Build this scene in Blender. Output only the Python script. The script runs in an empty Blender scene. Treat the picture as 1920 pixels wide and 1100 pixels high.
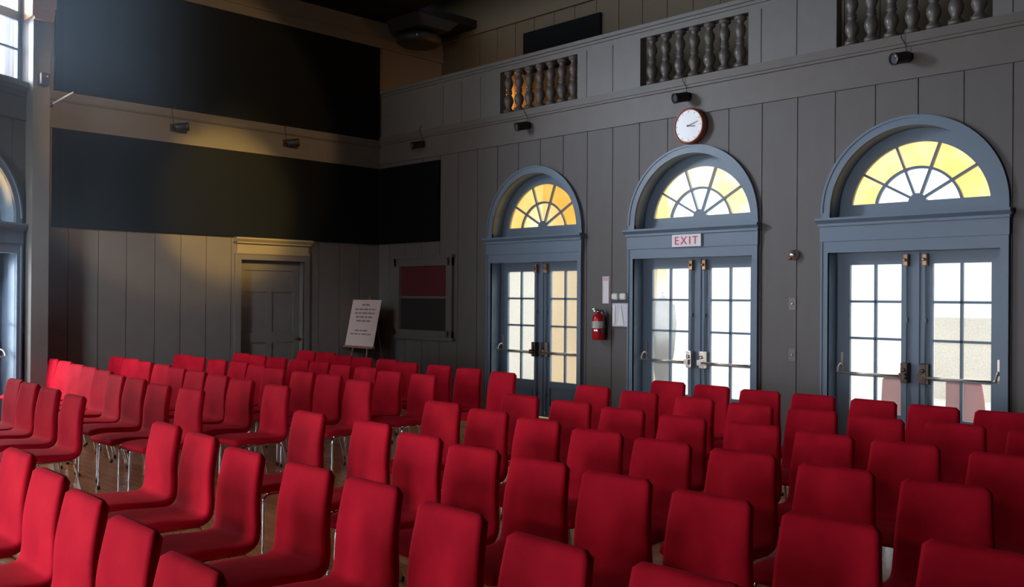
import bpy, bmesh, math, random
from mathutils import Vector, Matrix
random.seed(7)
PI=math.pi
sc=bpy.context.scene; COL=sc.collection
# ------------------------------------------------------------------ camera, world, exposure
F_PX,YAW,PITCH,ROLL=1709.1,0.7804,0.0037,0.0072
cam=bpy.data.cameras.new('camera'); co=bpy.data.objects.new('camera',cam); COL.objects.link(co)
cam.sensor_fit='HORIZONTAL'; cam.sensor_width=36; cam.lens=36*F_PX/1920; cam.clip_start=.05; cam.clip_end=200
fw=Vector((math.sin(YAW)*math.cos(PITCH),math.cos(YAW)*math.cos(PITCH),math.sin(PITCH)))
rt=Vector((math.cos(YAW),-math.sin(YAW),0)); up=rt.cross(fw)
r2=rt*math.cos(ROLL)+up*math.sin(ROLL); u2=-rt*math.sin(ROLL)+up*math.cos(ROLL)
co.matrix_world=Matrix(((r2.x,u2.x,-fw.x,-8.9395),(r2.y,u2.y,-fw.y,-12.1175),(r2.z,u2.z,-fw.z,1.6538),(0,0,0,1)))
sc.camera=co
vs=sc.view_settings; vs.view_transform='Standard'; vs.look='None'; vs.gamma=1; vs.use_curve_mapping=False; vs.exposure=0.0
w=bpy.data.worlds.new('sky'); sc.world=w; w.use_nodes=True
bg=w.node_tree.nodes['Background']; bg.inputs['Color'].default_value=(.86,.94,1,1); bg.inputs['Strength'].default_value=2.2
def area(name,loc,direction,sx,sy,power,color,spread=PI):
    l=bpy.data.lights.new(name,'AREA'); l.shape='RECTANGLE'; l.size=sx; l.size_y=sy; l.energy=power; l.color=color; l.spread=spread
    o=bpy.data.objects.new(name,l); COL.objects.link(o); o.location=loc
    o.rotation_euler=Vector(direction).to_track_quat('-Z','Y').to_euler(); return o
LW0=Vector((-5.05,0,0)); LU=Vector((.866,.5,0)); LN=Vector((.5,-.866,0))      # left facet: corner, direction to image right, inward normal
SKY=(.82,.89,1)
for k,s in enumerate((1.37,3.91,6.45)):
    p=LW0-LU*s-LN*.75+Vector((0,0,5.15))
    area('window_and_fill_light',p,(Vector((.69,-.72,-.24)),LN,LN)[k],1.7,1.8,(76,14,14)[k],SKY,(1.05,2.4,2.4)[k])
area('window_and_fill_light',LW0-LU*1.37-LN*.8+Vector((0,0,5.15)),LN+Vector((.3,.2,-.2)),1.7,1.8,70,SKY,2.7)
for s,pw in ((1.37,290),(3.91,160),(6.45,220)): area('window_and_fill_light',LW0-LU*s-LN*.9+Vector((0,0,1.5)),LN,1.5,1.9,pw,SKY)
area('window_and_fill_light',(-12.75,-7.6,1.75),(1,-.02,-.17),1.5,2.5,390,(.80,.86,1),1.7)  # fill added for the front chairs, through a made-up unseen door
area('window_and_fill_light',(-12.7,-5.6,5.1),(7.6,5.6,-3.4),1.7,1.8,85,(.9,.94,1),.55)  # fill added for the far wall's left end, through a made-up unseen window
area('courtyard_daylight',(4.2,-6.3,5.0),(-1,0,-.9),9,2,600,(1,.97,.92))
def spot(name,loc,target,power,color,angle,blend,rad=.05):
    l=bpy.data.lights.new(name,'SPOT'); l.energy=power; l.color=color; l.spot_size=angle; l.spot_blend=blend; l.shadow_soft_size=rad
    o=bpy.data.objects.new(name,l); COL.objects.link(o); o.location=loc
    o.rotation_euler=(Vector(target)-Vector(loc)).to_track_quat('-Z','Y').to_euler(); return o
# ------------------------------------------------------------------ materials
def nt(name):
    m=bpy.data.materials.new(name); m.use_nodes=True; n=m.node_tree; b=n.nodes['Principled BSDF']; return m,n,b
def setp(b,**k):
    for a,v in k.items():
        a=a.replace('_',' ')
        if a in b.inputs: b.inputs[a].default_value=v
def mat(name,col,rough=.6,metal=0,var=.12,scale=6,spec=.5,bump=0,stretch=(1,1,1),**k):
    m,n,b=nt(name); N=n.nodes; L=n.links
    tc=N.new('ShaderNodeTexCoord'); mp=N.new('ShaderNodeMapping'); mp.inputs['Scale'].default_value=stretch
    no=N.new('ShaderNodeTexNoise'); no.inputs['Scale'].default_value=scale; no.inputs['Detail'].default_value=5
    L.new(tc.outputs['Object'],mp.inputs[0]); L.new(mp.outputs[0],no.inputs['Vector'])
    mx=N.new('ShaderNodeMix'); mx.data_type='RGBA'
    c=Vector(col[:3]); a=c*(1-var); d=c*(1+var)
    mx.inputs[6].default_value=(*a,1); mx.inputs[7].default_value=(*d,1)
    L.new(no.outputs['Fac'],mx.inputs[0]); L.new(mx.outputs[2],b.inputs['Base Color'])
    setp(b,Roughness=rough,Metallic=metal,**k); b.inputs['Specular IOR Level'].default_value=spec
    if bump:
        bp=N.new('ShaderNodeBump'); bp.inputs['Strength'].default_value=bump; bp.inputs['Distance'].default_value=.004
        L.new(no.outputs['Fac'],bp.inputs['Height']); L.new(bp.outputs[0],b.inputs['Normal'])
    return m
def emis(name,col,s):
    m,n,b=nt(name); setp(b,Base_Color=(*col,1)); b.inputs['Emission Color'].default_value=(*col,1); b.inputs['Emission Strength'].default_value=s; return m
def glass(name,tint,frac,trans,pebble=0,rough=.15,streak=None):
    """obscured window glass: clear share tinted, the rest scatters daylight; pebbled pattern in the sheet itself"""
    m=bpy.data.materials.new(name); m.use_nodes=True; n=m.node_tree; N=n.nodes; L=n.links; N.clear()
    out=N.new('ShaderNodeOutputMaterial'); tr=N.new('ShaderNodeBsdfTransparent'); tl=N.new('ShaderNodeBsdfTranslucent'); gl=N.new('ShaderNodeBsdfGlossy')
    gl.inputs['Roughness'].default_value=rough; gl.inputs['Color'].default_value=(.9,.9,.9,1)
    tl.inputs['Color'].default_value=(*trans,1); tr.inputs['Color'].default_value=(*tint,1)
    if pebble:
        tc=N.new('ShaderNodeTexCoord'); vo=N.new('ShaderNodeTexNoise'); vo.inputs['Scale'].default_value=pebble; vo.inputs['Detail'].default_value=2
        L.new(tc.outputs['Object'],vo.inputs['Vector'])
        mx=N.new('ShaderNodeMix'); mx.data_type='RGBA'; t=Vector(tint)
        mx.inputs[6].default_value=(*(t*.8),1); mx.inputs[7].default_value=(*(t*1.0),1)
        L.new(vo.outputs['Fac'],mx.inputs[0]); L.new(mx.outputs[2],tr.inputs['Color'])
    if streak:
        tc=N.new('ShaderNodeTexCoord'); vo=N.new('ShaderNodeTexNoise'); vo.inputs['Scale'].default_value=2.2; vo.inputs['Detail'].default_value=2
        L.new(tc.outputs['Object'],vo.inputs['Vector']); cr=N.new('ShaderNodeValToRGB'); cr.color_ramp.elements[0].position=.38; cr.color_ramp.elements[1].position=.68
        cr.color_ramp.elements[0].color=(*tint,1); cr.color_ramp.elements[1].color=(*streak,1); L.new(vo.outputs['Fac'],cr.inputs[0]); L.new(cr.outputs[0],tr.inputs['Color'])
    m1=N.new('ShaderNodeMixShader'); m1.inputs[0].default_value=frac; L.new(tr.outputs[0],m1.inputs[1]); L.new(tl.outputs[0],m1.inputs[2])
    m2=N.new('ShaderNodeMixShader'); m2.inputs[0].default_value=.06; L.new(m1.outputs[0],m2.inputs[1]); L.new(gl.outputs[0],m2.inputs[2])
    L.new(m2.outputs[0],out.inputs[0]); return m
def floor_mat():
    m,n,b=nt('varnished_boards'); N=n.nodes; L=n.links
    tc=N.new('ShaderNodeTexCoord'); mp=N.new('ShaderNodeMapping'); mp.inputs['Rotation'].default_value=(0,0,PI/2)
    br=N.new('ShaderNodeTexBrick'); br.inputs['Scale'].default_value=1; br.inputs['Brick Width'].default_value=1.6; br.inputs['Row Height'].default_value=.085
    br.inputs['Mortar Size'].default_value=.0012; br.inputs['Color1'].default_value=(.50,.23,.085,1); br.inputs['Color2'].default_value=(.62,.30,.12,1); br.inputs['Mortar'].default_value=(.06,.03,.015,1)
    br.offset=.37
    no=N.new('ShaderNodeTexNoise'); no.inputs['Scale'].default_value=3; no.inputs['Detail'].default_value=6
    mp2=N.new('ShaderNodeMapping'); mp2.inputs['Scale'].default_value=(12,.8,1)
    mx=N.new('ShaderNodeMix'); mx.data_type='RGBA'; mx.blend_type='MULTIPLY'; mx.inputs[0].default_value=.3
    L.new(tc.outputs['Object'],mp.inputs[0]); L.new(mp.outputs[0],br.inputs['Vector']); L.new(tc.outputs['Object'],mp2.inputs[0]); L.new(mp2.outputs[0],no.inputs['Vector'])
    L.new(br.outputs['Color'],mx.inputs[6]); L.new(no.outputs['Color'],mx.inputs[7]); L.new(mx.outputs[2],b.inputs['Base Color'])
    setp(b,Roughness=.22); b.inputs['Specular IOR Level'].default_value=.5; return m
M=dict(
 wall=mat('taupe_paint',(.122,.113,.109),.55,bump=.15,stretch=(1,1,.25)),
 trim=mat('taupe_trim_paint',(.135,.122,.11),.5),
 blue=mat('slate_blue_paint',(.15,.215,.29),.42,var=.06),
 farpaint=mat('dark_taupe_paint',(.12,.112,.104),.5),
 black=mat('black_acoustic_cloth',(.006,.0068,.0078),.9,var=.3,scale=90,spec=.06),
 ceil=mat('black_ceiling_paint',(.010,.010,.010),.9,spec=.1),
 parapet=mat('pale_taupe_paint',(.17,.167,.16),.5),
 baluster=mat('turned_wood_paint',(.13,.118,.11),.38),
 balcony=mat('brown_board_wall',(.085,.062,.034),.6),
 brass=mat('aged_brass',(.42,.27,.17),.38,metal=.9,var=.2),
 darkbrass=mat('dark_bronze',(.10,.07,.055),.4,metal=.7),
 steel=mat('bar_steel',(.62,.56,.50),.32,metal=.9,var=.05),
 chrome=mat('chrome',(.78,.80,.82),.12,metal=1,var=.03),
 rubber=mat('black_rubber',(.012,.012,.012),.6),
 blackm=mat('black_metal',(.018,.018,.02),.45),
 lens=mat('lens_glass',(.10,.11,.12),.08,spec=.8),
 white=mat('white_enamel',(.80,.80,.78),.35,var=.03),
 signwhite=mat('sign_white',(.86,.84,.86),.4,var=.02),
 signred=mat('sign_red',(.75,.02,.07),.5,var=.05),
 pink=mat('faded_pink_print',(.75,.45,.50),.5,var=.1),
 extred=mat('extinguisher_red',(.50,.012,.02),.22,var=.05),
 label=mat('extinguisher_label',(.55,.56,.50),.4,var=.15,scale=60),
 lilac=mat('lilac_plastic',(.46,.46,.56),.25,var=.08),
 copper=mat('copper_case',(.36,.12,.075),.35,metal=.5,var=.15),
 plate=mat('dull_bronze_plate',(.17,.15,.135),.4,metal=.4),
 crown=mat('beam_lit_paint',(.23,.20,.13),.45),  # far door's cornice: the amber beam's brightness put into a lighter paint colour
 dial=mat('clock_dial',(.86,.90,.91),.3,var=.02),
 hand=mat('clock_hand_black',(.05,.06,.07),.4),
 paper=mat('sign_board_paper',(.62,.50,.46),.6,var=.03),
 ink=mat('ink',(.22,.15,.14),.7),
 easelwood=mat('easel_wood',(.30,.15,.09),.5,stretch=(8,8,1)),
 redcloth=mat('red_board_cloth',(.09,.009,.013),.8),
 darkvoid=mat('dark_cork',(.018,.014,.014),.8),
 stone=mat('terrace_stone',(.82,.80,.76),.8,var=.06,scale=3),
 ochre=mat('ochre_render',(.88,.60,.28),.8,var=.25,scale=1.2),
 cream=mat('cream_render',(.90,.84,.73),.8,var=.15,scale=1.5),
 parasol=mat('grey_green_canvas',(.040,.050,.043),.8,var=.35,scale=25),
 capital=mat('orange_brown_corbel',(.46,.24,.115),.5,stretch=(1,1,6)),
 floor=floor_mat(),
 gclear=glass('obscured_glass',(.95,.95,.94),.09,(.75,.75,.72),pebble=60),
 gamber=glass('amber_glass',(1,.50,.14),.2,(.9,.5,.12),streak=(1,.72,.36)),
 gpale=glass('backlit_pale_fan_glass',(1,.58,.2),.2,(.9,.7,.4),streak=(1,.9,.7)),  # middle door's outer panes: amber glass, its overexposed backlight put into the tint
 gwin=glass('window_glass',(.97,.98,1),.06,(.8,.8,.8),rough=.03),
 glow=emis('added_lamp_glow',(1,.42,.08),14.0),
)
def velvet():
    m,n,b=nt('red_velvet'); N=n.nodes; L=n.links
    tc=N.new('ShaderNodeTexCoord'); oi=N.new('ShaderNodeObjectInfo'); ad=N.new('ShaderNodeVectorMath'); ad.operation='ADD'
    no=N.new('ShaderNodeTexNoise'); no.inputs['Scale'].default_value=4.5; no.inputs['Detail'].default_value=4
    n2=N.new('ShaderNodeTexNoise'); n2.inputs['Scale'].default_value=220
    L.new(tc.outputs['Object'],ad.inputs[0]); L.new(oi.outputs['Random'],ad.inputs[1]); L.new(ad.outputs[0],no.inputs['Vector']); L.new(tc.outputs['Object'],n2.inputs['Vector'])
    cr=N.new('ShaderNodeValToRGB'); e=cr.color_ramp.elements; e[0].position=.3; e[0].color=(.44,.006,.022,1); e[1].position=.7; e[1].color=(.60,.012,.031,1)
    L.new(no.outputs['Fac'],cr.inputs[0]); L.new(cr.outputs[0],b.inputs['Base Color'])
    bp=N.new('ShaderNodeBump'); bp.inputs['Strength'].default_value=.25; bp.inputs['Distance'].default_value=.002; L.new(n2.outputs['Fac'],bp.inputs['Height']); L.new(bp.outputs[0],b.inputs['Normal'])
    setp(b,Roughness=.8,Sheen_Weight=.12,Sheen_Roughness=.35); b.inputs['Sheen Tint'].default_value=(1,.12,.14,1); b.inputs['Specular IOR Level'].default_value=.06
    return m
M['velvet']=velvet()
# ------------------------------------------------------------------ mesh helpers
class MB:
    def __init__(s): s.v=[]; s.f=[]; s.sm=[]
    def quad(s,a,b,c,d,sm=False):
        i=len(s.v); s.v+=[tuple(a),tuple(b),tuple(c),tuple(d)]; s.f.append((i,i+1,i+2,i+3)); s.sm.append(sm)
    def box(s,x0,x1,y0,y1,z0,z1,bev=0):
        if bev:
            return s.rbox(x0,x1,y0,y1,z0,z1,bev)
        i=len(s.v)
        s.v+=[(x0,y0,z0),(x1,y0,z0),(x1,y1,z0),(x0,y1,z0),(x0,y0,z1),(x1,y0,z1),(x1,y1,z1),(x0,y1,z1)]
        for q in ((0,3,2,1),(4,5,6,7),(0,1,5,4),(1,2,6,5),(2,3,7,6),(3,0,4,7)): s.f.append(tuple(i+k for k in q)); s.sm.append(False)
        return s
    def rbox(s,x0,x1,y0,y1,z0,z1,b):
        bm=bmesh.new(); bmesh.ops.create_cube(bm,size=1)
        for v in bm.verts: v.co=Vector(((x0+x1)/2+v.co.x*(x1-x0),(y0+y1)/2+v.co.y*(y1-y0),(z0+z1)/2+v.co.z*(z1-z0)))
        bmesh.ops.bevel(bm,geom=bm.edges[:],offset=b,segments=2,affect='EDGES',profile=.5)
        i=len(s.v); bm.verts.index_update()
        s.v+=[tuple(v.co) for v in bm.verts]
        for f in bm.faces: s.f.append(tuple(i+v.index for v in f.verts)); s.sm.append(False)
        bm.free(); return s
    def prism(s,poly,axis,a,b):
        """polygon of 2-D points extruded between a and b along axis (0,1,2)"""
        def P(p,t):
            q=[0,0,0]; o=[k for k in (0,1,2) if k!=axis]; q[o[0]],q[o[1]]=p; q[axis]=t; return tuple(q)
        i=len(s.v); n=len(poly); s.v+=[P(p,a) for p in poly]+[P(p,b) for p in poly]
        s.f.append(tuple(range(i,i+n))[::-1]); s.f.append(tuple(range(i+n,i+2*n))); s.sm+=[False,False]
        for k in range(n):
            l=(k+1)%n; s.f.append((i+k,i+l,i+n+l,i+n+k)); s.sm.append(False)
        return s
    def tube(s,path,r,n=8,cap=True):
        path=[Vector(p) for p in path]; rs=r if isinstance(r,(list,tuple)) else [r]*len(path)
        T=[]
        for k in range(len(path)):
            a=path[max(k-1,0)]; b=path[min(k+1,len(path)-1)]; T.append((b-a).normalized())
        ref=Vector((0,0,1)) if abs(T[0].z)<.9 else Vector((1,0,0))
        N=(ref-T[0]*ref.dot(T[0])).normalized(); i0=len(s.v)
        for k,p in enumerate(path):
            N=(N-T[k]*N.dot(T[k])).normalized(); B=T[k].cross(N)
            for j in range(n):
                t=2*PI*j/n; s.v.append(tuple(p+(N*math.cos(t)+B*math.sin(t))*rs[k]))
        for k in range(len(path)-1):
            for j in range(n):
                l=(j+1)%n; a=i0+k*n; s.f.append((a+j,a+l,a+n+l,a+n+j)); s.sm.append(True)
        if cap:
            s.f.append(tuple(range(i0,i0+n))[::-1]); s.f.append(tuple(range(i0+(len(path)-1)*n,i0+len(path)*n))); s.sm+=[False,False]
        return s
    def lathe(s,prof,org=(0,0,0),axis=(0,0,1),n=20,cap=True):
        ax=Vector(axis).normalized(); ref=Vector((1,0,0)) if abs(ax.x)<.9 else Vector((0,1,0))
        N=(ref-ax*ref.dot(ax)).normalized(); B=ax.cross(N); o=Vector(org); i0=len(s.v)
        for (r,h) in prof:
            for j in range(n):
                t=2*PI*j/n; s.v.append(tuple(o+ax*h+(N*math.cos(t)+B*math.sin(t))*r))
        for k in range(len(prof)-1):
            for j in range(n):
                l=(j+1)%n; a=i0+k*n; s.f.append((a+j,a+l,a+n+l,a+n+j)); s.sm.append(True)
        if cap:
            s.f.append(tuple(range(i0,i0+n))[::-1]); s.f.append(tuple(range(i0+(len(prof)-1)*n,i0+len(prof)*n))); s.sm+=[False,False]
        return s
    def ring(s,r0,r1,cz,d0,d1,t0=0,t1=PI,n=40,cu=0):
        """arc band in the local x-z plane between radii, depth y d0..d1"""
        for k in range(n):
            a=t0+(t1-t0)*k/n; b=t0+(t1-t0)*(k+1)/n
            p=[(cu+r*math.cos(t),cz+r*math.sin(t)) for r,t in ((r0,a),(r1,a),(r1,b),(r0,b))]
            q=[(x,d0,z) for x,z in p]; w_=[(x,d1,z) for x,z in p]
            s.quad(q[0],q[1],q[2],q[3]); s.quad(w_[3],w_[2],w_[1],w_[0])
            s.quad(q[1],w_[1],w_[2],q[2]); s.quad(q[3],w_[3],w_[0],q[0])
        return s
    def mesh(s,name,m,weld=False):
        me=bpy.data.meshes.new(name); me.from_pydata(s.v,[],s.f); me.update()
        me.polygons.foreach_set('use_smooth',s.sm)
        bm=bmesh.new(); bm.from_mesh(me)
        if weld: bmesh.ops.remove_doubles(bm,verts=bm.verts,dist=1e-5)
        bmesh.ops.recalc_face_normals(bm,faces=bm.faces); bm.to_mesh(me); bm.free()
        me.materials.append(M[m]); return me
    def build(s,name,m,parent=None,loc=None,rot=None,weld=False):
        o=bpy.data.objects.new(name,s.mesh(name,m,weld)); COL.objects.link(o)
        if parent: o.parent=parent
        if loc: o.location=loc
        if rot: o.rotation_euler=rot
        return o
def tag(o,label=None,cat=None,group=None,kind=None):
    if label: o['label']=label
    if cat: o['category']=cat
    if group: o['group']=group
    if kind: o['kind']=kind
    return o
def empty(name,loc=(0,0,0),rz=0,parent=None):
    o=bpy.data.objects.new(name,None); COL.objects.link(o); o.empty_display_size=.1; o.location=loc; o.rotation_euler=(0,0,rz); o.parent=parent; return o
def part(mb,name,m,parent,label=None): 
    o=mb.build(name,m,parent)
    if label: o['label']=label
    return o
def catmull(P,n):
    P=[Vector(p) for p in P]; P=[P[0]*2-P[1]]+P+[P[-1]*2-P[-2]]; out=[]
    for i in range(1,len(P)-2):
        for k in range(n):
            t=k/n; a,b,c,d=P[i-1:i+3]
            out.append(.5*((2*b)+(c-a)*t+(2*a-5*b+4*c-d)*t*t+(3*b-a-3*c+d)*t**3))
    out.append(P[-2]); return out
# ------------------------------------------------------------------ setting: walls made of boards
def wall_strips(name,u0,u1,z0,z1,grooves,gz0,gz1,openings,m,loc,rz,back=.30,z_of=None):
    """local x along the wall, local y into it. grooves between gz0..gz1; openings: (centre, half width, function(u)->(zlo,zhi))"""
    mb=MB(); us={u0,u1}; G=[]
    for g in grooves:
        if u0+.02<g<u1-.02: us|={g-.005,g+.005}; G.append(g)
    for c,h,fn in openings:
        for k in range(37):
            uu=c-h*math.cos(PI*k/36)
            if u0<uu<u1: us.add(uu)
    us=sorted(us)
    def band(a,b,l0,h0,l1,h1,y):
        if h0-l0<1e-4 and h1-l1<1e-4: return
        mb.quad((a,y,l0),(b,y,l1),(b,y,h1),(a,y,h0))
    for a,b in zip(us[:-1],us[1:]):
        if b-a<1e-6: continue
        mid=(a+b)/2; gro=any(abs(mid-g)<.005 for g in G)
        holes=[]
        for c,h,fn in openings:
            if abs(mid-c)<h: holes.append((fn(max(min(a,c+h),c-h)-c),fn(max(min(b,c+h),c-h)-c)))
        holes.sort()
        spans=[]; lo=(z0,z0)
        for ha,hb in holes: spans.append((lo[0],ha[0],lo[1],hb[0])); lo=(ha[1],hb[1])
        spans.append((lo[0],z1,lo[1],z1))
        for l0,h0,l1,h1 in spans:
            if gro:
                c0,c1=max(l0,gz0),max(l1,gz0); d0,d1=min(h0,gz1),min(h1,gz1)
                if d0>c0:
                    band(a,b,c0,d0,c1,d1,.014); mb.quad((a,0,c0),(a,.014,c0),(a,.014,d0),(a,0,d0)); mb.quad((b,0,c1),(b,.014,c1),(b,.014,d1),(b,0,d1))
                    band(a,b,l0,c0,l1,c1,0) if c0>l0 else None; band(a,b,d0,h0,d1,h1,0) if h0>d0 else None
                else: band(a,b,l0,h0,l1,h1,0)
            else: band(a,b,l0,h0,l1,h1,0)
            band(a,b,l0,h0,l1,h1,back)
    mb.quad((u0,0,z0),(u0,back,z0),(u0,back,z1),(u0,0,z1)); mb.quad((u1,0,z0),(u1,back,z0),(u1,back,z1),(u1,0,z1))
    mb.quad((u0,0,z1),(u1,0,z1),(u1,back,z1),(u0,back,z1))
    o=mb.build(name,m,None,loc,(0,0,rz)); o['kind']='structure'; return o
OPEN_W,ARCH_R,ARCH_Z=.8185,.80,2.54
def door_hole(du): return (-.01,ARCH_Z+math.sqrt(max(0,(ARCH_R+.03)**2-du*du)) if abs(du)<ARCH_R+.03 else ARCH_Z)
def win_hole(z0,z1): return lambda du:(z0,z1)
W=.4179; Y0=-1.9426
D=(-3.4992,-6.0392,-8.5545); RZ=-PI/2
# right wall: local x = -y
grv=[-(Y0-n*W) for n in range(-5,34)]
wall_strips('wall_right',0,16,0,4.10,grv,.14,3.789,[(-d,ARCH_R+.03,door_hole) for d in D],'wall',(0,0,0),RZ)
def hband(name,segs,m,loc,rz,u0,u1):
    """horizontal trim: segs = (z0,z1,projection)"""
    mb=MB()
    for z0,z1,p in segs: mb.box(u0,u1,-p,.0,z0,z1)
    o=mb.build(name,m,None,loc,(0,0,rz)); o['kind']='structure'; return o
hband('trim_1',[(3.789,3.853,.022),(3.853,4.105,.012),(4.105,4.135,.035),(4.135,4.224,.05)],'trim',(0,0,0),RZ,0,16)
def gaps(d):  # baseboard pieces between the doors
    e=[0.0]
    for x in d: e+=[-x-.893,-x+.893]
    return list(zip(e[0::2],e[1::2]+[16.0]))
mb=MB()
for a,b in gaps(D): mb.box(a,b,-.018,0,0,.15)
o=mb.build('baseboard_right','trim',None,(0,0,0),(0,0,RZ)); o['kind']='structure'
# balcony parapet with three baluster openings
OPS=((2.82,4.27),(5.29,6.78),(7.80,9.29),(10.31,11.80),(12.82,14.31))
holes=[((a+b)/2,(b-a)/2,win_hole(4.235,4.825)) for a,b in OPS]
wall_strips('wall_balcony',0,16,4.10,4.93,[1.58,2.0,2.41,4.43,4.86,6.94,7.36,9.46,9.9,11.95,12.4],4.24,4.83,holes,'parapet',(0,0,0),RZ,back=.12)
mb=MB()
for a,b in OPS:
    for z in (4.235,4.825): mb.quad((a,0,z),(b,0,z),(b,.12,z),(a,.12,z))
    for u in (a,b): mb.quad((u,0,4.235),(u,.12,4.235),(u,.12,4.825),(u,0,4.825))
mb.box(0,16,-.045,.165,4.93,4.982,.008); mb.box(0,16,-.02,0,4.895,4.93)
o=mb.build('trim_2','parapet',None,(0,0,0),(0,0,RZ)); o['kind']='structure'
BAL=[(.030,0),(.072,.0),(.072,.045),(.045,.05),(.05,.065),(.036,.08),(.055,.12),(.070,.165),(.064,.21),(.042,.25),(.035,.268),(.050,.278),(.050,.292),(.036,.30),(.050,.318),(.036,.33),(.048,.37),(.062,.41),(.060,.45),(.042,.49),(.032,.51),(.046,.525),(.046,.54),(.068,.546),(.068,.584),(.03,.584)]
bal_me=None
names=('far','middle','near')
lab=['balustrade of seven turned balusters in the balcony rail, the one nearest the dark corner','balustrade of seven turned balusters in the balcony rail above the round wall clock','balustrade of turned balusters in the balcony rail above the unmarked door nearest the viewer','balustrade of turned balusters in the balcony rail past the last door','balustrade of turned balusters at the end of the balcony rail']
for k,(a,b) in enumerate(OPS[:3]):
    r=empty('balustrade',(.06,-(a+b)/2,4.238)); tag(r,lab[k],'balustrade','balustrades in the balcony rail')
    for j in range(7):
        if bal_me is None: bal_me=MB().lathe(BAL,n=18).mesh('baluster','baluster')
        q=bpy.data.objects.new('baluster',bal_me); COL.objects.link(q); q.parent=r; q.location=(0,-(j-3)*.203,0)
# balcony interior
BX=1.3
wall_strips('wall_balcony_back',0,16,4.0,6.9,[.55+.42*n for n in range(38)],4.2,6.02,[],'balcony',(BX,0,0),RZ,back=.2)
hband('trim_3',[(6.02,6.11,.03)],'balcony',(BX,0,0),RZ,0,16)
MB().box(.12,BX,-16,0,4.04,4.16).build('floor_balcony','balcony')['kind']='structure'
MB().box(-.05,BX+.2,-16,.1,6.75,6.9).build('ceiling_balcony','balcony')['kind']='structure'
# far wall
fg=[-4.83,-4.46,-4.10,-3.72,-3.36,-2.99,-2.61,-1.15,-.77,-.39]
FDC,FDW=-1.945,.53
wall_strips('wall_far',-5.5,1.5,0,6.9,fg,.14,2.47,[(FDC,FDW,lambda du:(-.01,2.17))],'farpaint',(0,0,0),0)
hband('trim_4',[(3.72,3.75,.03),(3.75,3.80,.018),(3.80,4.06,.008),(4.06,4.075,.03),(4.075,4.18,.045)],'farpaint',(0,0,0),0,-5.1,0)
hband('trim_5',[(5.69,5.75,.05),(5.75,5.83,.03),(5.83,5.86,.05),(5.86,6.12,.02)],'farpaint',(0,0,0),0,-5.1,1.3)
mb=MB(); mb.box(-5.19,FDC-.63,-.018,0,0,.15); mb.box(FDC+.63,0,-.018,0,0,.15)
o=mb.build('baseboard_far','farpaint'); o['kind']='structure'
# left facet wall
LROT=math.radians(30)
lh=[]
for c in (-1.37,-3.91,-6.45): lh.append((c,ARCH_R+.03,door_hole))
for c in (-1.37,-3.91,-6.45): lh.append((c,.95,win_hole(4.17,6.3)))
lh.sort(key=lambda t:0)
lgr=[-.6-.4179*n for n in range(18)]
wall_strips('wall_left',-8,0,0,6.9,lgr,.14,3.73,lh,'farpaint',LW0,LROT)
hband('trim_6',[(3.73,3.80,.02),(3.80,4.01,.01),(4.01,4.06,.03),(4.06,4.13,.06)],'farpaint',LW0,LROT,-8,-.2)
wall_strips('wall_rear_left',-12,0,0,6.9,[],0,1,[(-3.6,ARCH_R+.03,door_hole),(-1.6,.95,win_hole(4.17,6.3))],'farpaint',LW0-LU*8,PI/2)  # door and window openings here are added for the two fill lights
wall_strips('wall_rear',-14,0,0,6.9,[],0,1,[],'farpaint',(-12.2,-16,0),PI)
MB().box(-12.2,.35,-16.2,.1,-.12,0).build('floor','floor')['kind']='structure'
MB().box(-12.2,-.02,-16.2,.1,6.12,6.25).box(-.02,1.29,-.9,.1,6.12,6.25).build('ceiling','ceil')['kind']='structure'
# corner pilaster with an orange-brown corbel
pl=empty('pilaster_corner',(-5.30,-.45,0)); pl['kind']='structure'
part(MB().box(-.095,.095,0,.40,0,6.12),'shaft','farpaint',pl); part(MB().box(-.11,.11,-.015,.40,0,.16),'base','farpaint',pl)
part(MB().prism([(-.10,4.90),(.115,4.90),(.125,5.0),(.125,5.04),(.14,5.06),(.15,5.35),(-.10,5.35)],1,-.06,.0).box(-.125,-.10,-.06,.3,4.93,5.35),'corbel','capital',pl,'orange-brown corbel')
# ------------------------------------------------------------------ windows in the left facet
def window(n,c,z0=4.17,z1=6.1,hw=.95,rz=LROT):
    r=empty('window_%d'%n,LW0+LU*c if rz==LROT else c,rz); r['kind']='structure'
    mb=MB()
    mb.box(-hw-.09,-hw,-.05,.16,z0-.02,z1); mb.box(hw,hw+.09,-.05,.16,z0-.02,z1); mb.box(-hw-.12,hw+.12,-.09,.16,z0-.06,z0); mb.box(-hw-.09,hw+.09,-.05,.16,z1,z1+.1)
    part(mb,'casing','farpaint',r)
    for a,b in ((z0,4.975),(4.975,z1)):
        s=MB(); s.box(-hw,-hw+.05,.06,.10,a,b); s.box(hw-.05,hw,.06,.10,a,b); s.box(-hw,hw,.06,.10,a,a+.055); s.box(-hw,hw,.06,.10,b-.055,b)
        for k in range(1,5): x=-hw+.05+(2*hw-.1)*k/5; s.box(x-.012,x+.012,.065,.095,a,b)
        m_=(a+b)/2+.005; s.box(-hw,hw,.065,.095,m_-.012,m_+.012)
        f=part(s,'sash','blue',r); part(MB().box(-hw+.04,hw-.04,.078,.082,a+.05,b-.05),'glass','gwin',f)
for i,c in enumerate((-1.37,-3.91,-6.45)): window(i+1,c)
window(4,(-11.978,-5.6,0),rz=PI/2)  # unseen window added to let the far wall's fill light in
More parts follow.
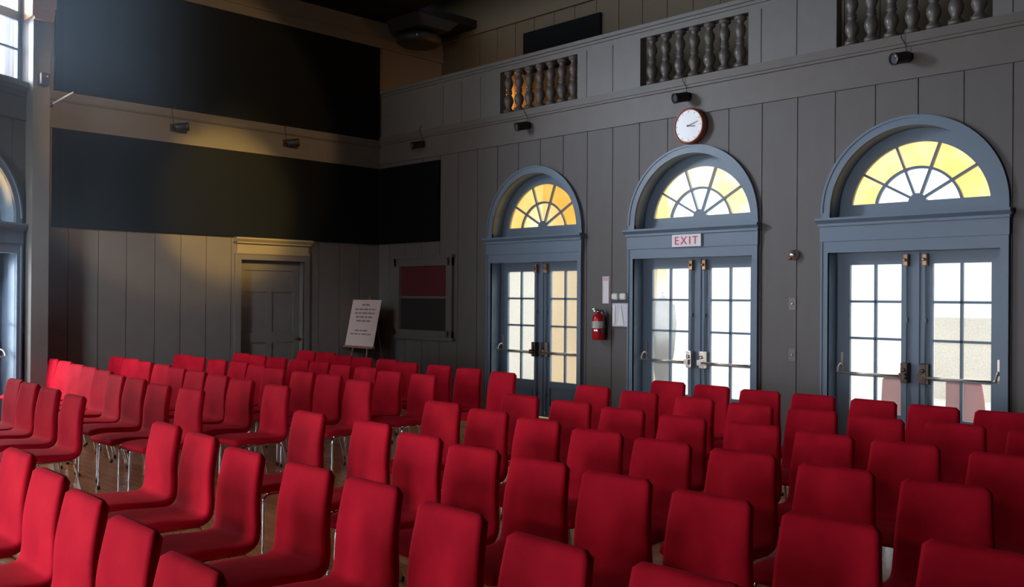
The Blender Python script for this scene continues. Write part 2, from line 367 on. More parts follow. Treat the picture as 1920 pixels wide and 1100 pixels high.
# ------------------------------------------------------------------ arched double doors
def fan(R,base,cz,r0,r1):
    """pane outlines between radii r0..r1 around (0,cz), clipped at z=base, as strips"""
    return
def door_unit(n,loc,rz,look='case',amber='gamber',inner='gclear',paint='blue',lockm='darkbrass',pane='gclear'):
    r=empty('door_%d'%n,loc,rz); r['kind']='structure'
    hw,ho=.8921,OPEN_W
    mb=MB()                                              # casing: architrave, jambs, arch, soffits
    for s in (-1,1):
        a,b=sorted((s*ho,s*hw)); mb.box(a,b,-.035,.0,0,2.245)
        a,b=sorted((s*(hw-.02),s*hw)); mb.box(a,b,-.045,-.03,0,2.245)
        a,b=sorted((s*ho,s*(ho+.02))); mb.box(a,b,-.03,.26,0,2.16)
    mb.box(-ho,ho,-.035,0,2.13,2.245); mb.box(-ho,ho,0,.26,2.13,2.16)
    for s in (-1,1):
        a,b=sorted((s*.80,s*hw)); mb.box(a,b,-.035,0,2.47,ARCH_Z)
        a,b=sorted((s*.80,s*.815)); mb.box(a,b,-.03,.26,2.48,ARCH_Z)
    mb.ring(.80,hw,ARCH_Z,-.035,0,n=48); mb.ring(.80,.815,ARCH_Z,-.03,.26,n=48); mb.ring(hw-.02,hw+.003,ARCH_Z,-.045,0,n=48)
    part(mb,'casing',paint,r)
    mb=MB(); mb.box(-.899,.899,-.05,.0,2.245,2.40); mb.box(-.899,.899,.0,.2,2.245,2.40) if False else None
    mb.box(-.91,.91,-.075,0,2.40,2.425); mb.prism([(-.075,2.425),(-.115,2.46),(-.115,2.482),(0,2.482),(0,2.425)],0,-.925,.925)
    mb.box(-.815,.815,0,.26,2.16,2.482)
    part(mb,'cornice',paint,r)
    cz=2.536; R=.673; base=2.626; d0,d1=.185,.225
    fr=MB()
    th0=math.asin((base-cz)/R)
    N_=44
    for k in range(N_):
        a=th0+(PI-2*th0)*k/N_; b=th0+(PI-2*th0)*(k+1)/N_
        P=[]
        for t in (a,b):
            x,z=R*math.cos(t),cz+R*math.sin(t)
            X,Z=.80*math.cos(t),ARCH_Z+.80*math.sin(t); P.append(((x,z),(X,Z)))
        (i0,o0),(i1,o1)=P
        for d in (d0,d1): fr.quad((i0[0],d,i0[1]),(o0[0],d,o0[1]),(o1[0],d,o1[1]),(i1[0],d,i1[1]))
        fr.quad((i0[0],d0,i0[1]),(i0[0],d1,i0[1]),(i1[0],d1,i1[1]),(i1[0],d0,i1[1]))
    for s in (-1,1):
        fr.prism([(s*R*math.cos(th0),base),(s*.80*math.cos(th0),ARCH_Z+.80*math.sin(th0)),(s*.80,ARCH_Z),(s*.80,base-.1),(s*R*math.cos(th0),base-.1)],1,d0,d1)
    fr.box(-.80,.80,d0,d1,2.47,base-.1); fr.box(-R*math.cos(th0),R*math.cos(th0),d0,d1,base-.1,base); fr.box(-.80,.80,d0-.012,d0,2.47,2.53)
    ri=.42; ta=math.asin((base-cz)/ri); fr.ring(ri-.012,ri+.014,cz,d0-.004,d1-.01,ta,PI-ta,28)
    fr.ring(0.0,.088,base-.012,d0-.01,d1,0.05,PI-.05,12)
    for k in range(1,5):
        t=PI*k/5; e=(R*math.cos(t),cz+R*math.sin(t)); h=(.05*math.cos(t),base+.02); v=Vector((e[0]-h[0],e[1]-h[1])); q=Vector((-v.y,v.x)).normalized()*.0125
        fr.prism([(h[0]+q.x,h[1]+q.y),(e[0]+q.x,e[1]+q.y),(e[0]-q.x,e[1]-q.y),(h[0]-q.x,h[1]-q.y)],1,d0-.006,d1-.012)
    f=part(fr,'fanlight_frame',paint,r)
    g=MB()
    for k in range(30):
        a=th0*.9+(PI-1.8*th0)*k/30; b=th0*.9+(PI-1.8*th0)*(k+1)/30
        q=[(rr*math.cos(t),.205,max(cz+rr*math.sin(t),base-.02)) for rr,t in ((ri,a),(R+.01,a),(R+.01,b),(ri,b))]; g.quad(*q)
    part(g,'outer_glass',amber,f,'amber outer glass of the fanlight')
    g=MB()
    for k in range(30):
        a=PI*k/30; b=PI*(k+1)/30
        q=[(rr*math.cos(t),.205,max(cz+rr*math.sin(t),base-.02)) for rr,t in ((.03,a),(ri,a),(ri,b),(.03,b))]; g.quad(*q)
    part(g,'inner_glass',inner,f,'pale inner glass of the fanlight')
    GT,GB=2.008,.505
    for s in (-1,1):
        lf=MB(); X=lambda a,b:sorted((s*a,s*b))
        f0,f1=.18,.222
        lf.box(*X(.006,.15),f0,f1,.01,2.15); lf.box(*X(.68,.82),f0,f1,.01,2.15); lf.box(*X(.15,.68),f0,f1,GT,2.15)
        lf.box(*X(.15,.68),f0,f1,GB-.09,GB); lf.box(*X(.15,.68),f0,f1,.01,.16); lf.box(*X(.149,.681),f0+.018,f1-.01,.159,GB-.089)
        lf.box(*X(.19,.64),f0+.008,f1-.012,.20,GB-.13)
        lf.box(*X(.415-.0125,.415+.0125),f0+.004,f1-.004,GB,GT)
        for k in range(1,4): z=GB+(GT-GB)*k/4; lf.box(*X(.15,.68),f0+.004,f1-.004,z-.0125,z+.0125)
        if s<0: lf.box(-.03,.03,f0-.014,f0,.02,2.12)
        L=part(lf,'door_leaf',paint,r)
        part(MB().box(*X(.145,.685),.199,.203,GB-.005,GT+.005),'glass',pane,L)
        zb=.905
        bar=MB(); a_,b_=(.075,.745)
        db=.055
        pts=[(s*a_,db,zb),(s*b_,db,zb)]
        bar.tube([(s*.06,db,zb),(s*.74,db,zb)],.0125,8)
        hp=catmull([(s*.738,db,zb),(s*.757,db+.004,zb+.012),(s*.762,db+.03,zb+.06),(s*.758,db+.07,zb+.085),(s*.752,.15,zb+.075),(s*.752,f0,zb+.05)],4); bar.tube(hp,.011,8)
        bar.box(*X(.738,.766),f0-.014,f0,zb-.02,zb+.20)
        part(bar,'panic_bar','steel',L,'pale steel push bar')
        lk=MB(); lk.box(*X(.055,.125),f0-.085,f0,zb-.07,zb+.13,.008); lk.lathe([(.012,0),(.020,.004),(.020,.012),(.010,.016)],(s*.09,f0-.085,zb+.06),(0,-1,0),12)
        lk.box(*X(.062,.118),db-.012,f0-.08,zb-.03,zb+.03)
        part(lk,'lock_case',lockm,L)
        rd=MB(); rd.tube([(s*.09,f0-.022,.10),(s*.09,f0-.022,zb-.07)],.0085,8); rd.tube([(s*.09,f0-.022,zb+.13),(s*.09,f0-.022,2.02)],.0085,8)
        rd.box(*X(.076,.104),f0-.036,f0,1.43,1.475); rd.box(*X(.076,.104),f0-.036,f0,.30,.335)
        part(rd,'bolt_rod',paint if paint=='blue' else 'darkbrass',L)
        lt=MB(); lt.box(*X(.068,.114),f0-.055,f0,1.985,2.105,.006); lt.lathe([(.010,0),(.016,.01),(.016,.03),(.008,.035)],(s*.091,f0-.055,2.045),(0,-1,0),10)
        part(lt,'top_latch','brass',L); 
        bt=MB().lathe([(.011,0),(.014,.012),(.014,.05),(.009,.055)],(s*.09,f0-.022,.05),(0,0,1),10); part(bt,'floor_bolt','chrome',L)
    return r
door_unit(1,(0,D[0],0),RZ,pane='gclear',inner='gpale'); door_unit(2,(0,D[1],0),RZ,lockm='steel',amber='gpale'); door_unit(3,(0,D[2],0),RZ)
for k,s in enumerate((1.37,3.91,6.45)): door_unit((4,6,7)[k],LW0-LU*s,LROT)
door_unit(8,(-11.978,-7.6,0),PI/2)  # unseen door added to let the low chair fill in
# far panelled door
r=empty('door_5',(FDC,0,0)); r['kind']='structure'
mb=MB()
for s in (-1,1):
    a,b=sorted((s*.52,s*.62)); mb.box(a,b,-.03,0,0,2.165); a,b=sorted((s*.52,s*.54)); mb.box(a,b,-.025,.2,0,2.165)
mb.box(-.62,.62,-.03,0,2.165,2.25); mb.box(-.53,.53,-.025,.2,2.165,2.19)
part(mb,'casing','farpaint',r)
mb=MB(); mb.box(-.60,.60,-.045,0,2.25,2.285); mb.box(-.59,.59,-.035,0,2.285,2.40); mb.box(-.61,.61,-.075,0,2.40,2.42); mb.prism([(-.075,2.42),(-.11,2.46),(-.11,2.485),(0,2.485),(0,2.42)],0,-.635,.635)
part(mb,'cornice','crown',r)
lf=MB(); lf.box(-.525,-.41,.10,.145,.005,2.18); lf.box(.41,.525,.10,.145,.005,2.18)
for a,b in ((.22,.95),(1.10,1.70)): lf.box(-.05,.05,.10,.145,a,b)
for a,b in ((2.02,2.18),(1.70,1.80),(.95,1.10),(.005,.22)): lf.box(-.41,.41,.10,.145,a,b)
lf.box(-.411,.411,.118,.14,.21,2.03)
lf.box(-.6,.6,.21,.25,0,2.25)
L=part(lf,'door_leaf','farpaint',r); part(MB().lathe([(.02,0),(.02,.006),(.01,.01),(.01,.04),(.026,.05),(.03,.065),(.02,.08),(0.004,.083)],(.455,.10,1.0),(0,-1,0),14),'door_knob','darkbrass',L)
# ------------------------------------------------------------------ black acoustic panels
def panel(label,x0,x1,y0,y1,z0,z1,group='black acoustic panels'):
    o=MB().box(x0,x1,y0,y1,z0,z1,.006).build('acoustic_panel','black'); tag(o,label,'acoustic panel',group); return o
panel('tall black acoustic panel on the far wall above the ledge with spotlights',-5.02,-.05,-.05,-.003,4.182,5.688)
panel('long black acoustic panel on the far wall directly over the panelled door',-5.03,-.055,-.05,-.003,2.49,3.718)
panel('short black acoustic panel wrapping the corner onto the wall with the doors',-.048,-.003,-1.535,-.05,2.49,3.718)
panel('small black acoustic panel on the brown board wall behind the balcony rail',BX-.05,BX-.003,-3.6,-2.03,5.15,5.80)
# ------------------------------------------------------------------ spotlights under the balcony and on the far ledge
def spotlight(loc,rz,label,d=(-.35,-.88,-.22)):
    r=empty('spotlight',loc,rz); tag(r,label,'spotlight','small black spotlights')   # local -y faces the room
    b=MB(); b.box(-.03,.03,-.01,0,-.05,.05); b.tube([(0,-.005,.0),(0,-.05,.0),(0,-.07,.03)],.008,8); part(b,'bracket','blackm',r)
    d=Vector(d).normalized(); o0=Vector((.02,-.03,.0))
    h=MB().lathe([(.02,0),(.052,.004),(.056,.02),(.056,.15),(.060,.152),(.060,.185),(.052,.186),(.052,.17)],o0,d,18); part(h,'head','blackm',r)
    part(MB().lathe([(.001,0),(.03,.006),(.052,.0)],o0+d*.168,d,18),'lens','lens',r)
    c=MB().tube(catmull([(.01,-.02,.04),(.0,-.035,.12),(-.03,-.06,.2),(-.012,-.055,.255),(.03,-.05,.28)],5),.004,6); part(c,'cable','rubber',r)
for y,l in ((-1.13,'the one deepest in the dark corner'),(-3.40,'above the left-hand arched door'),(-5.99,'directly over the round clock'),(-8.52,'above the arched door nearest the viewer')):
    spotlight((-.014,y,4.0),RZ,'small black spotlight under the balcony rail, '+l)
spotlight((-3.5,-.012,3.93),0,'small black spotlight on the far wall ledge, the one nearer the window',(.85,-.5,.12))
spotlight((-1.77,-.012,3.93),0,'small black spotlight on the far wall ledge, the one above the panelled door',(.85,-.5,.12))
# ------------------------------------------------------------------ wall clock
r=empty('wall_clock',(0,-6.06,3.645),RZ); tag(r,'round wall clock with copper case and white dial above the middle door','clock')
part(MB().lathe([(.17,0),(.205,.004),(.21,.03),(.208,.085),(.196,.10),(.186,.10),(.182,.085)],(0,0,0),(0,-1,0),40),'case','copper',r)
part(MB().lathe([(.0005,.088),(.186,.088)],(0,0,0),(0,-1,0),40,cap=False),'dial','dial',r)
h=MB()
def handp(ang,l,wd,dd):
    t=math.radians(90-ang); c=Vector((math.cos(t),math.sin(t))); q=Vector((-c.y,c.x))*wd
    a=c*-.02; e=c*l; h.prism([(a.x+q.x,a.y+q.y),(a.x-q.x,a.y-q.y),(e.x-q.x*.4,e.y-q.y*.4),(e.x+q.x*.4,e.y+q.y*.4)],1,-dd,-dd-.003)
handp(72,.135,.007,.092); handp(97,.095,.009,.096); h.lathe([(.012,0),(.012,.006)],(0,-.094,0),(0,-1,0),12)
part(h,'hands','hand',r)
tk=MB()
for k in range(12):
    t=k*PI/6; c=Vector((math.cos(t),math.sin(t))); q=Vector((-c.y,c.x))*.003; a=c*.155; e=c*.172
    tk.prism([(a.x+q.x,a.y+q.y),(a.x-q.x,a.y-q.y),(e.x-q.x,e.y-q.y),(e.x+q.x,e.y+q.y)],1,-.089,-.091)
part(tk,'hour_marks','hand',r)
# ------------------------------------------------------------------ EXIT sign
def text(body,size,loc,rot,m,parent,name,ext=.002,align='CENTER'):
    c=bpy.data.curves.new(name,'FONT'); c.body=body; c.size=size; c.extrude=ext; c.align_x=align; c.align_y='CENTER'; c.space_character=1.25
    o=bpy.data.objects.new(name+'_curve',c); COL.objects.link(o); dg=bpy.context.evaluated_depsgraph_get()
    me=bpy.data.meshes.new_from_object(o.evaluated_get(dg)); bpy.data.objects.remove(o); 
    q=bpy.data.objects.new(name,me); COL.objects.link(q); me.materials.clear(); me.materials.append(M[m]); q.parent=parent; q.location=loc; q.rotation_euler=rot; return q
r=empty('exit_sign',(-.05,-6.03,2.322),RZ); tag(r,'white EXIT sign with red letters on the cornice of the middle door','exit sign')
part(MB().box(-.20,.20,-.03,0,-.072,.072,.004),'panel','signwhite',r)
text('EXIT',.135,(0,-.032,-.004),(PI/2,0,0),'signred',r,'lettering')
# ------------------------------------------------------------------ fire extinguisher, notice, emergency light, detector, keyed switches
r=empty('fire_extinguisher',(-.095,-4.735,1.12),RZ); tag(r,'red fire extinguisher hanging on the wall beside the middle door','fire extinguisher')
part(MB().lathe([(.06,0),(.078,.006),(.082,.02),(.082,.26),(.078,.29),(.06,.318),(.032,.332),(.024,.338),(.024,.352)],n=24),'cylinder','extred',r)
part(MB().lathe([(.0832,.15),(.0832,.235)],n=24,cap=False),'label_band','label',r,'pale printed label')
v=MB(); v.lathe([(.022,.345),(.026,.36),(.02,.385)],n=12); v.box(-.012,.012,-.10,.02,.385,.395); v.box(-.010,.010,-.085,.015,.362,.370); part(v,'valve_handle','chrome',r)
part(MB().tube(catmull([(.02,0,.365),(.07,-.01,.37),(.10,-.01,.31),(.098,-.01,.2),(.088,-.02,.1),(.09,-.02,.05)],5),.010,8),'hose','rubber',r)
part(MB().lathe([(.084,.115),(.084,.130)],n=24,cap=False).box(-.03,.03,.07,.095,.10,.30),'bracket','chrome',r)
r=empty('wall_notice',(0,-4.775,1.75),RZ); tag(r,'narrow white notice with pink top, on the wall over the fire extinguisher','notice')
part(MB().box(-.055,.055,-.006,0,-.17,.17),'sheet','signwhite',r); 
k=MB(); k.box(-.05,.05,-.008,-.006,.115,.165); k.box(-.055,-.045,-.0075,-.006,-.165,.11); k.box(.045,.055,-.0075,-.006,-.165,.11); part(k,'border','pink',r)
r=empty('emergency_light',(0,-5.035,1.29),RZ); tag(r,'lilac white emergency light box with two lamp heads, left of the middle door','emergency light')
part(MB().box(-.125,.125,-.05,0,0,.30,.012),'housing','lilac',r)
part(MB().prism([(-.03,.02),(.075,.02),(.02,.27),(.005,.27)],1,-.056,-.05).box(-.105,-.07,-.055,-.05,.04,.27),'painted_reflection','white',r)  # white wedge and strip model the housing's bright reflection as solid shapes
part(MB().box(-.125,.125,-.052,0,.30,.325),'clip','blackm',r)
for s in (-1,1):
    part(MB().rbox(s*.062-.05,s*.062+.05,-.085,-.01,.335,.42,.02),'lamp_head','white',r)
r=empty('motion_detector',(0,-7.355,2.12),RZ); tag(r,'small round beige detector high on the wall between two arched doors','detector')
part(MB().lathe([(.055,0),(.058,.02),(.05,.05),(.028,.075),(.004,.082)],(0,0,0),(0,-1,0),20),'dome','steel',r); part(MB().lathe([(.025,0),(.02,.03),(.004,.036)],(-.02,-.05,-.03),(-.3,-1,-.3),12),'sensor','brass',r)
for z,l in ((1.6,'upper of two brass key switch plates on the wall between the arched doors'),(1.06,'lower of two brass key switch plates on the wall between the arched doors')):
    r=empty('switch_plate',(0,-7.33,z),RZ); tag(r,l,'switch plate','brass key switch plates')
    part(MB().box(-.042,.042,-.008,0,-.068,.068,.003),'plate','plate',r); part(MB().lathe([(.014,0),(.014,.008),(.006,.012)],(0,-.008,0),(0,-1,0),12),'key_switch','steel',r)
# ------------------------------------------------------------------ notice cabinet on the doors' wall
r=empty('display_cabinet',(0,-1.16,1.02),RZ); tag(r,'dark framed display cabinet with red backing, on the wall behind the easel','cabinet')
f=MB(); f.box(-.70,-.57,-.05,0,0,1.24); f.box(.57,.70,-.05,0,0,1.24); f.box(-.70,.70,-.05,0,1.10,1.24); f.box(-.70,.70,-.05,0,0,.11); f.box(-.74,.74,-.07,0,-.03,.02); f.box(-.57,.57,-.04,0,.60,.635); f.box(-.72,.72,-.07,0,1.22,1.26)
part(f,'frame','farpaint',r); part(MB().box(-.57,.57,-.012,0,.635,1.10),'red_panel','redcloth',r,'red cloth upper panel'); part(MB().box(-.57,.57,-.012,0,.11,.60),'dark_panel','darkvoid',r,'black lower panel')
# ------------------------------------------------------------------ easel and sign
r=empty('easel',(-.47,-.37,0),RZ+.06); tag(r,'slim wooden easel holding a printed sign in the far corner','easel')   # local -y = towards the room
lean=.16/.72
def EP(x,z,off=0): return (x,-.16+ (z-.86)*lean+off,z)
for s in (-1,1): part(MB().tube([EP(s*.26,0.0),EP(s*.17,.86),EP(s*.05,1.60)],.014,6),'leg','easelwood',r)
part(MB().tube([(0,.42,0),(0,.10,1.5)],.014,6),'leg','easelwood',r)
e=MB(); e.rbox(-.36,.36,-.225,-.165,.842,.872,.006); part(e,'ledge','easelwood',r)
part(MB().tube([EP(0,1.0),EP(0,1.66)],[.016,.013],6),'mast','easelwood',r)
s_=empty('sign_board',(-.47,-.37,0),RZ+.06); tag(s_,'pale printed sign board leaning on the wooden easel','sign')
b=MB(); 
def BP(x,z,o): 
    y=-.19+(z-.875)*lean; return (x,y+o,z)
b.quad(BP(-.345,.875,-.004),BP(.345,.875,-.004),BP(.345,1.59,-.004),BP(-.345,1.59,-.004)); b.quad(BP(-.345,.875,.004),BP(.345,.875,.004),BP(.345,1.59,.004),BP(-.345,1.59,.004))
for a_,c_ in (((-.345,.875),(.345,.875)),((.345,.875),(.345,1.59)),((.345,1.59),(-.345,1.59)),((-.345,1.59),(-.345,.875))):
    b.quad(BP(*a_,-.004),BP(*c_,-.004),BP(*c_,.004),BP(*a_,.004))
part(b,'board','paper',s_)
t=MB(); random.seed(3)
for z,hw_,hh in ((1.515,.09,.016),(1.445,.245,.015),(1.385,.235,.015),(1.325,.20,.015),(1.265,.17,.015),(1.115,.165,.013),(1.06,.265,.012)):
    x=-hw_
    while x<hw_-.01:
        l=min(random.uniform(.05,.13),hw_-x); 
        t.quad(BP(x,z-hh,-.006),BP(x+l,z-hh,-.006),BP(x+l,z+hh*.6,-.006),BP(x,z+hh*.6,-.006)); x+=l+.018
part(t,'print','ink',s_)
# ------------------------------------------------------------------ small fittings at the corner pilaster, ceiling loudspeaker, added balcony lamp
r=empty('wall_speaker',(-5.285,-.452,4.20)); tag(r,'small black box speaker on the corner pilaster below the orange-brown corbel','speaker')
part(MB().box(-.05,.05,-.09,0,-.07,.07,.008),'cabinet','blackm',r); part(MB().lathe([(.008,0),(.008,.004)],(.02,-.09,.03),(0,-1,0),10),'badge','white',r); part(MB().lathe([(.035,0),(.032,-.004)],(0,-.091,-.02),(0,-1,0),14),'driver','rubber',r)
r=empty('banner_pole',(-5.19,-.43,3.92)); tag(r,'thin white rod sticking out from the corner pilaster','rod')
part(MB().tube([(0,0,0),(.17,-.25,.14)],.009,8),'pole','white',r); part(MB().lathe([(.03,0),(.03,.02)],(0,0,0),(1,0,0),12),'socket','blackm',r)
r=empty('hanging_loudspeaker',(.35,-.55,5.70)); tag(r,'black loudspeaker cluster hanging in the dark corner above the balcony rail','loudspeaker')
part(MB().lathe([(.10,0),(.30,.01),(.36,.05),(.36,.13),(.30,.17),(.16,.22),(.10,.24)],n=24),'horn','rubber',r); part(MB().prism([(-.30,.22),(.30,.22),(.50,.40),(-.40,.40)],1,-.40,.36),'cabinet','rubber',r); part(MB().tube([(0,0,.40),(0,0,.425)],.05,8),'stem','blackm',r); part(MB().lathe([(.01,0),(.012,.01)],(-.25,-.262,.09),(-.7,-.7,0),8),'badge','white',r)
r=empty('added_lamp',(BX-.02,-1.66,4.84),RZ); tag(r,'added amber lamp supplying the glow behind the first balusters of the balcony','lamp')  # lamp added to stand in for an amber light patch on the back wall
part(MB().lathe([(.05,0),(.05,.02),(.02,.03)],(0,0,0),(0,-1,0),14),'backplate','brass',r)
part(MB().lathe([(.02,-.22),(.09,-.18),(.12,-.05),(.12,.06),(.08,.17),(.03,.20)],(0,-.16,0),(0,0,1),18),'lamp_shade','glow',r,'amber glass shade'); part(MB().tube([(0,0,0),(0,-.1,-.02),(0,-.16,-.22)],.01,8),'arm','brass',r)
# warm stage spotlight out of frame on the rear-left wall: throws the amber patch on the panelled door
spot('stage_light',(-4.2,-9.5,5.7),(-3.2,0,3.9),1000,(1,.6,.24),math.radians(28),.25)
spot('stage_light',(-4.0,-9.5,5.7),(-2.70,0,2.95),4600,(1,.62,.14),math.radians(13.8),.6)
spot('warm_fill',(-7.5,-8.5,5.7),(-1.2,0,5.0),200,(1,.6,.28),math.radians(62),1.0,.2)  # added warm fill for the upper far wall, no lamp known there
hz=bpy.data.materials.new('haze'); hz.use_nodes=True; hn=hz.node_tree; hn.nodes.remove(hn.nodes['Principled BSDF']); hv=hn.nodes.new('ShaderNodeVolumeScatter'); hv.inputs['Color'].default_value=(.62,.82,1,1); hv.inputs['Density'].default_value=.03; hv.inputs['Anisotropy'].default_value=.2; hn.links.new(hv.outputs[0],hn.nodes['Material Output'].inputs['Volume']); M['haze']=hz
hm=MB(); hp=[(-8.6,-2.2,2.6),(-7.0,-3.4,2.6),(-1.2,-.3,.98),(-5.0,-.3,.98),(-5.1,-.55,1.1),(-5.5,-.6,1.1)]; hk=len(hp)  # haze wedge added and shaped to imitate glare around the tall window
hm.v=[p for p in hp]+[(x,y,6.1) for x,y,z in hp]; hm.f=[(0,2,1),(0,3,2),(0,4,3),(0,5,4),tuple(range(hk,2*hk))]+[(k,(k+1)%hk,hk+(k+1)%hk,hk+k) for k in range(hk)]; hm.sm=[False]*len(hm.f)
hb=hm.build('haze','haze'); tag(hb,'added wedge of thin haze imitating the veiling glare near the tall window','haze',kind='stuff')
# ------------------------------------------------------------------ chairs
def shell():
    prof=catmull([(-.268,.418),(-.245,.438),(-.16,.447),(-.03,.440),(.08,.430),(.150,.434),(.192,.462),(.208,.52),(.214,.60),(.224,.70),(.240,.79),(.258,.872)],4)
    n=len(prof); rings=[]; NS=16
    L=[0]
    for a,b in zip(prof[:-1],prof[1:]): L.append(L[-1]+(b-a).length)
    tot=L[-1]
    def wd(t): # half width along the profile
        pts=((0,.196),(.15,.208),(.35,.212),(.5,.208),(.6,.204),(.8,.192),(1,.178))
        for (a,va),(b,vb) in zip(pts[:-1],pts[1:]):
            if t<=b: return va+(vb-va)*(t-a)/(b-a)
        return pts[-1][1]
    verts=[]; 
    for k,p in enumerate(prof):
        a=prof[max(k-1,0)]; b=prof[min(k+1,n-1)]; T=(b-a).normalized(); N=Vector((-T.y,T.x))      # in x,z
        hw=wd(L[k]/tot); th=.027
        s0=L[k]; s1=tot-L[k]; rc=.022
        e=1
        for s_ in (s0,s1):
            if s_<rc: e=min(e,math.sqrt(max(0,1-(1-s_/rc)**2))*.0+ (1-(1-s_/rc)**2))
        hwk=hw-rc*(1-math.sqrt(max(0,e))) ; thk=th*(.35+.65*math.sqrt(max(0,e)))
        ring=[]
        for j in range(NS):
            t=2*PI*(j+.5)/NS; c,s_=math.cos(t),math.sin(t); ex=.2
            y=math.copysign(abs(c)**ex,c); q=math.copysign(abs(s_)**.4,s_)
            yy=y*hwk; off=q*thk*(1 if abs(y)<.99 else .8)
            bow=.014*(yy/hw)**2*(1 if L[k]/tot>.5 else 0)*min(1,(L[k]/tot-.5)*4)   # back gently dished
            P=p+N*off; ring.append((P.x-bow,yy,P.y))
        rings.append(ring)
    split=next(i for i in range(n) if L[i]/tot>.47)
    bm=bmesh.new(); VR=[[bm.verts.new(v) for v in rg] for rg in rings]
    for k in range(n-1):
        for j in range(NS):
            l=(j+1)%NS; bm.faces.new((VR[k][j],VR[k][l],VR[k+1][l],VR[k+1][j])).smooth=True
    for rg in (VR[0][::-1],VR[-1]): bm.faces.new(rg).smooth=True
    bmesh.ops.recalc_face_normals(bm,faces=bm.faces); bm.normal_update(); bm.verts.index_update(); bm.faces.ensure_lookup_table()
    nor=[v.normal.copy() for v in bm.verts]; cos=[v.co.copy() for v in bm.verts]
    fs=[[v.index for v in f.verts] for f in bm.faces]; bm.free()
    res=[]
    for nm,test in (('seat',lambda f:max(f)<(split+1)*NS),('backrest',lambda f:max(f)>=(split+1)*NS)):
        ids={}; V=[]; NN=[]; Fc=[]
        for f in fs:
            if test(f):
                q=[]
                for i in f:
                    if i not in ids: ids[i]=len(V); V.append(cos[i]); NN.append(nor[i])
                    q.append(ids[i])
                Fc.append(q)
        me=bpy.data.meshes.new(nm); me.from_pydata(V,[],Fc); me.update(); me.polygons.foreach_set('use_smooth',[True]*len(Fc))
        me.normals_split_custom_set_from_vertices(NN); me.materials.append(M['velvet']); res.append(me)
    return res
seat_me,back_me=shell()
def leg_mesh(front,s):
    if front: path=catmull([(-.205,s*.185,.0),(-.203,s*.183,.2),(-.20,s*.180,.355),(-.192,s*.178,.388),(-.165,s*.176,.403),(-.10,s*.176,.405)],4)
    else: path=catmull([(.265,s*.19,.0),(.215,s*.183,.2),(.178,s*.178,.350),(.162,s*.176,.386),(.13,s*.176,.402),(.07,s*.176,.405)],4)
    return MB().tube(path,.0095,8).mesh('leg','chrome')
def foot_mesh(front,s):
    x,y=(-.205,s*.185) if front else (.265,s*.19)
    return MB().lathe([(.012,0),(.014,.004),(.013,.028),(.010,.03)],(x,y,0),(0,0,1),10).mesh('foot','rubber')
f_=MB()
for s in (-1,1): f_.tube([(-.11,s*.176,.405),(.08,s*.176,.405)],.0095,8)
for x in (-.14,.10): f_.tube([(x,-.176,.403),(x,.176,.403)],.008,8); 
frame_me=f_.mesh('seat_frame','chrome')
LEG={(a,s):(leg_mesh(a,s),foot_mesh(a,s)) for a in (True,False) for s in (-1,1)}
def make_chair(x,y,yaw,label,group,z=0):
    r=empty('upholstered_chair',(x,y,z),yaw); tag(r,label,'chair',group)
    def ad(nm,me,p):
        o=bpy.data.objects.new(nm,me); COL.objects.link(o); o.parent=p; return o
    ad('seat',seat_me,r); ad('backrest',back_me,r); ad('seat_frame',frame_me,r)
    for me,ft in LEG.values(): l=ad('leg',me,r); ad('foot',ft,l)
    return r
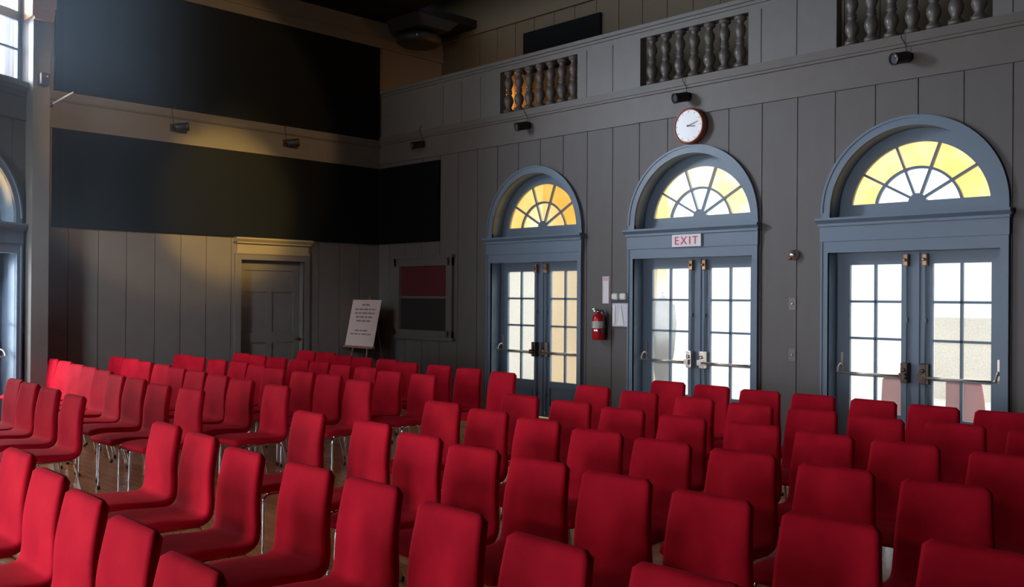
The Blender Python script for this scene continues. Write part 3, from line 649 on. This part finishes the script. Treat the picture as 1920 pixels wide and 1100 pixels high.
CH={'far B':[(-6.542,-3.055,0.027),(-6.563,-3.533,0.051),(-6.589,-4.119,0.044),(-6.621,-4.761,0.023)],
'far C':[(-5.399,-0.494,0.132),(-5.422,-1.006,0.044),(-5.495,-1.591,0.055),(-5.528,-2.065,0.063),(-5.584,-2.598,0.098),(-5.69,-3.19,0.012),(-5.693,-3.673,0.064),(-5.772,-4.353,0.066),(-5.728,-4.879,0.07)],
'far D':[(-4.674,-0.631,0.083),(-4.69,-1.106,0.1),(-4.745,-1.59,0.085),(-4.785,-2.171,0.056),(-4.861,-2.706,0.068),(-4.885,-3.216,0.09),(-4.963,-3.835,0.079),(-5.004,-4.388,0.104),(-5.041,-5.062,0.034)],
'far E':[(-3.871,-0.74,0.16),(-3.926,-1.231,0.147),(-3.956,-1.851,0.127),(-3.937,-2.326,0.07),(-4.002,-2.849,0.018),(-4.107,-3.428,0.1),(-4.122,-4.011,0.079),(-4.111,-4.486,0.127),(-4.237,-5.146,0.05)],
'far F':[(-3.152,-0.941,0.129),(-3.188,-1.415,0.16),(-3.215,-1.959,0.16),(-3.185,-2.441,0.16),(-3.216,-2.914,0.077),(-3.291,-3.464,0.071),(-3.282,-3.939,0.089),(-3.42,-4.539,0.089),(-3.387,-5.042,0.045)],
'far G':[(-2.171,-0.966,0.137),(-2.153,-1.441,0.16),(-2.321,-2.078,0.073),(-2.388,-2.614,0.124),(-2.363,-3.089,0.089),(-2.503,-3.669,0.16),(-2.475,-4.218,0.104),(-2.513,-4.756,0.079),(-2.583,-5.339,-0.003)],
'near A':[(-7.725,-7.192,0.022),(-7.798,-7.857,0.002),(-7.853,-8.431,-0.001),(-7.897,-8.999,0.014),(-7.96,-9.568,0.01)],
'near B':[(-6.776,-6.728,-0.022),(-6.815,-7.267,-0.033),(-6.899,-7.908,-0.002),(-6.893,-8.502,0.016),(-6.893,-8.995,0.02),(-6.956,-9.566,0.0),(-7.029,-10.121,-0.006),(-6.996,-10.635,0.039)],
'near C':[(-5.837,-6.827,-0.008),(-5.81,-7.501,0.004),(-5.923,-8.11,0.016),(-5.976,-8.626,0.045),(-5.992,-9.104,0.031),(-6.007,-9.6,0.071),(-6.055,-10.109,0.032),(-6.08,-10.62,0.044)],
'near D':[(-4.784,-6.981,0.064),(-4.854,-7.547,0.061),(-4.936,-8.097,0.039),(-5.032,-8.676,0.081),(-5.056,-9.157,0.063),(-5.045,-9.66,0.107),(-5.103,-10.172,0.05),(-5.113,-10.687,0.131)],
'near E':[(-4.013,-7.036,0.093),(-4.025,-7.582,0.094),(-4.084,-8.117,0.076),(-4.118,-8.631,0.016),(-4.088,-9.143,0.04),(-4.134,-9.619,-0.023),(-4.119,-10.105,0.092),(-4.145,-10.626,0.067)],
'near F':[(-2.989,-6.91,0.046),(-3.079,-7.491,0.048),(-3.105,-8.027,-0.051),(-3.153,-8.568,0.037),(-3.112,-9.041,0.06),(-3.186,-9.533,0.063),(-3.103,-10.0,0.054)],
'near G':[(-2.12,-7.093,0.041),(-2.153,-7.573,-0.018),(-2.204,-8.108,0.078),(-2.184,-8.582,0.079),(-2.187,-9.057,-0.022),(-2.228,-9.533,0.007),(-2.23,-10.008,0.039)]}
# chairs continuing each row of the nearer block past the picture's edge as far as the frame still shows a piece of them
CH['near C']+=[(-6.09,-11.13,.05)]; CH['near D']+=[(-5.13,-11.2,.07)]; CH['near E']+=[(-4.16,-11.13,.05)]; CH['near F']+=[(-3.14,-10.5,.05),(-3.16,-11.0,.05)]; CH['near G']+=[(-2.24,-10.5,.04)]
ORD=('first','second','third','fourth','fifth','sixth','seventh','eighth','ninth','tenth')
ROW={'A':'front row','B':'second row','C':'third row','D':'fourth row','E':'fifth row','F':'sixth row','G':'seventh row, along the arched doors'}
for key,lst in CH.items():
    blk,row=key.split(); m=len(lst)
    for i,(x,y,t) in enumerate(lst):
        if blk=='near': lb='red upholstered chair, %s from the aisle, nearer block, %s'%(ORD[i],ROW[row].replace(', along the arched doors',' by the doors'))
        else: lb='red upholstered chair, %s from the aisle, farther block, %s'%(ORD[m-1-i],ROW[row].replace(', along the arched doors',' by the wall'))
        make_chair(x,y,t,lb,'red chairs in the %s block'%('nearer' if blk=='near' else 'farther'))
# ------------------------------------------------------------------ outside the doors
MB().box(.35,14,-16,8,-.2,-.06).build('ground','stone')['kind']='structure'
MB().box(4.6,4.9,-2.2,.66,-.06,5).build('wall_courtyard','ochre')['kind']='structure'
MB().box(4.58,4.88,.66,4,-.06,5).build('wall_terrace','cream')['kind']='structure'
MB().box(7.5,7.8,-6.95,-6.0,-.06,1.35).build('wall_garden','cream')['kind']='structure'
r=empty('patio_umbrella',(1.55,-4.53,-.06)); tag(r,'closed grey green canvas umbrella standing outside the middle arched door','umbrella')
part(MB().lathe([(.05,.28),(.10,.55),(.17,.98),(.20,1.36),(.17,1.62),(.03,1.74)],n=10),'canopy','parasol',r); part(MB().tube([(0,0,.03),(0,0,1.80)],.02,8),'pole','darkbrass',r); part(MB().lathe([(.22,0),(.22,.05),(.04,.07)],n=20),'base','stone',r)
for (x,y,t,l) in ((1.15,-8.05,.2,'added red chair outside, tinting the glass nearest the centre of the right-most door'),(1.2,-8.75,-.1,'added red chair outside, tinting the far right leaf of the right-most door'),(1.3,-6.45,.1,'added red chair outside, tinting the right leaf of the middle door')):
    make_chair(x,y,PI+t,l,'added red chairs outside the doors',z=-.06)  # chairs added outside to tint the door panes pink
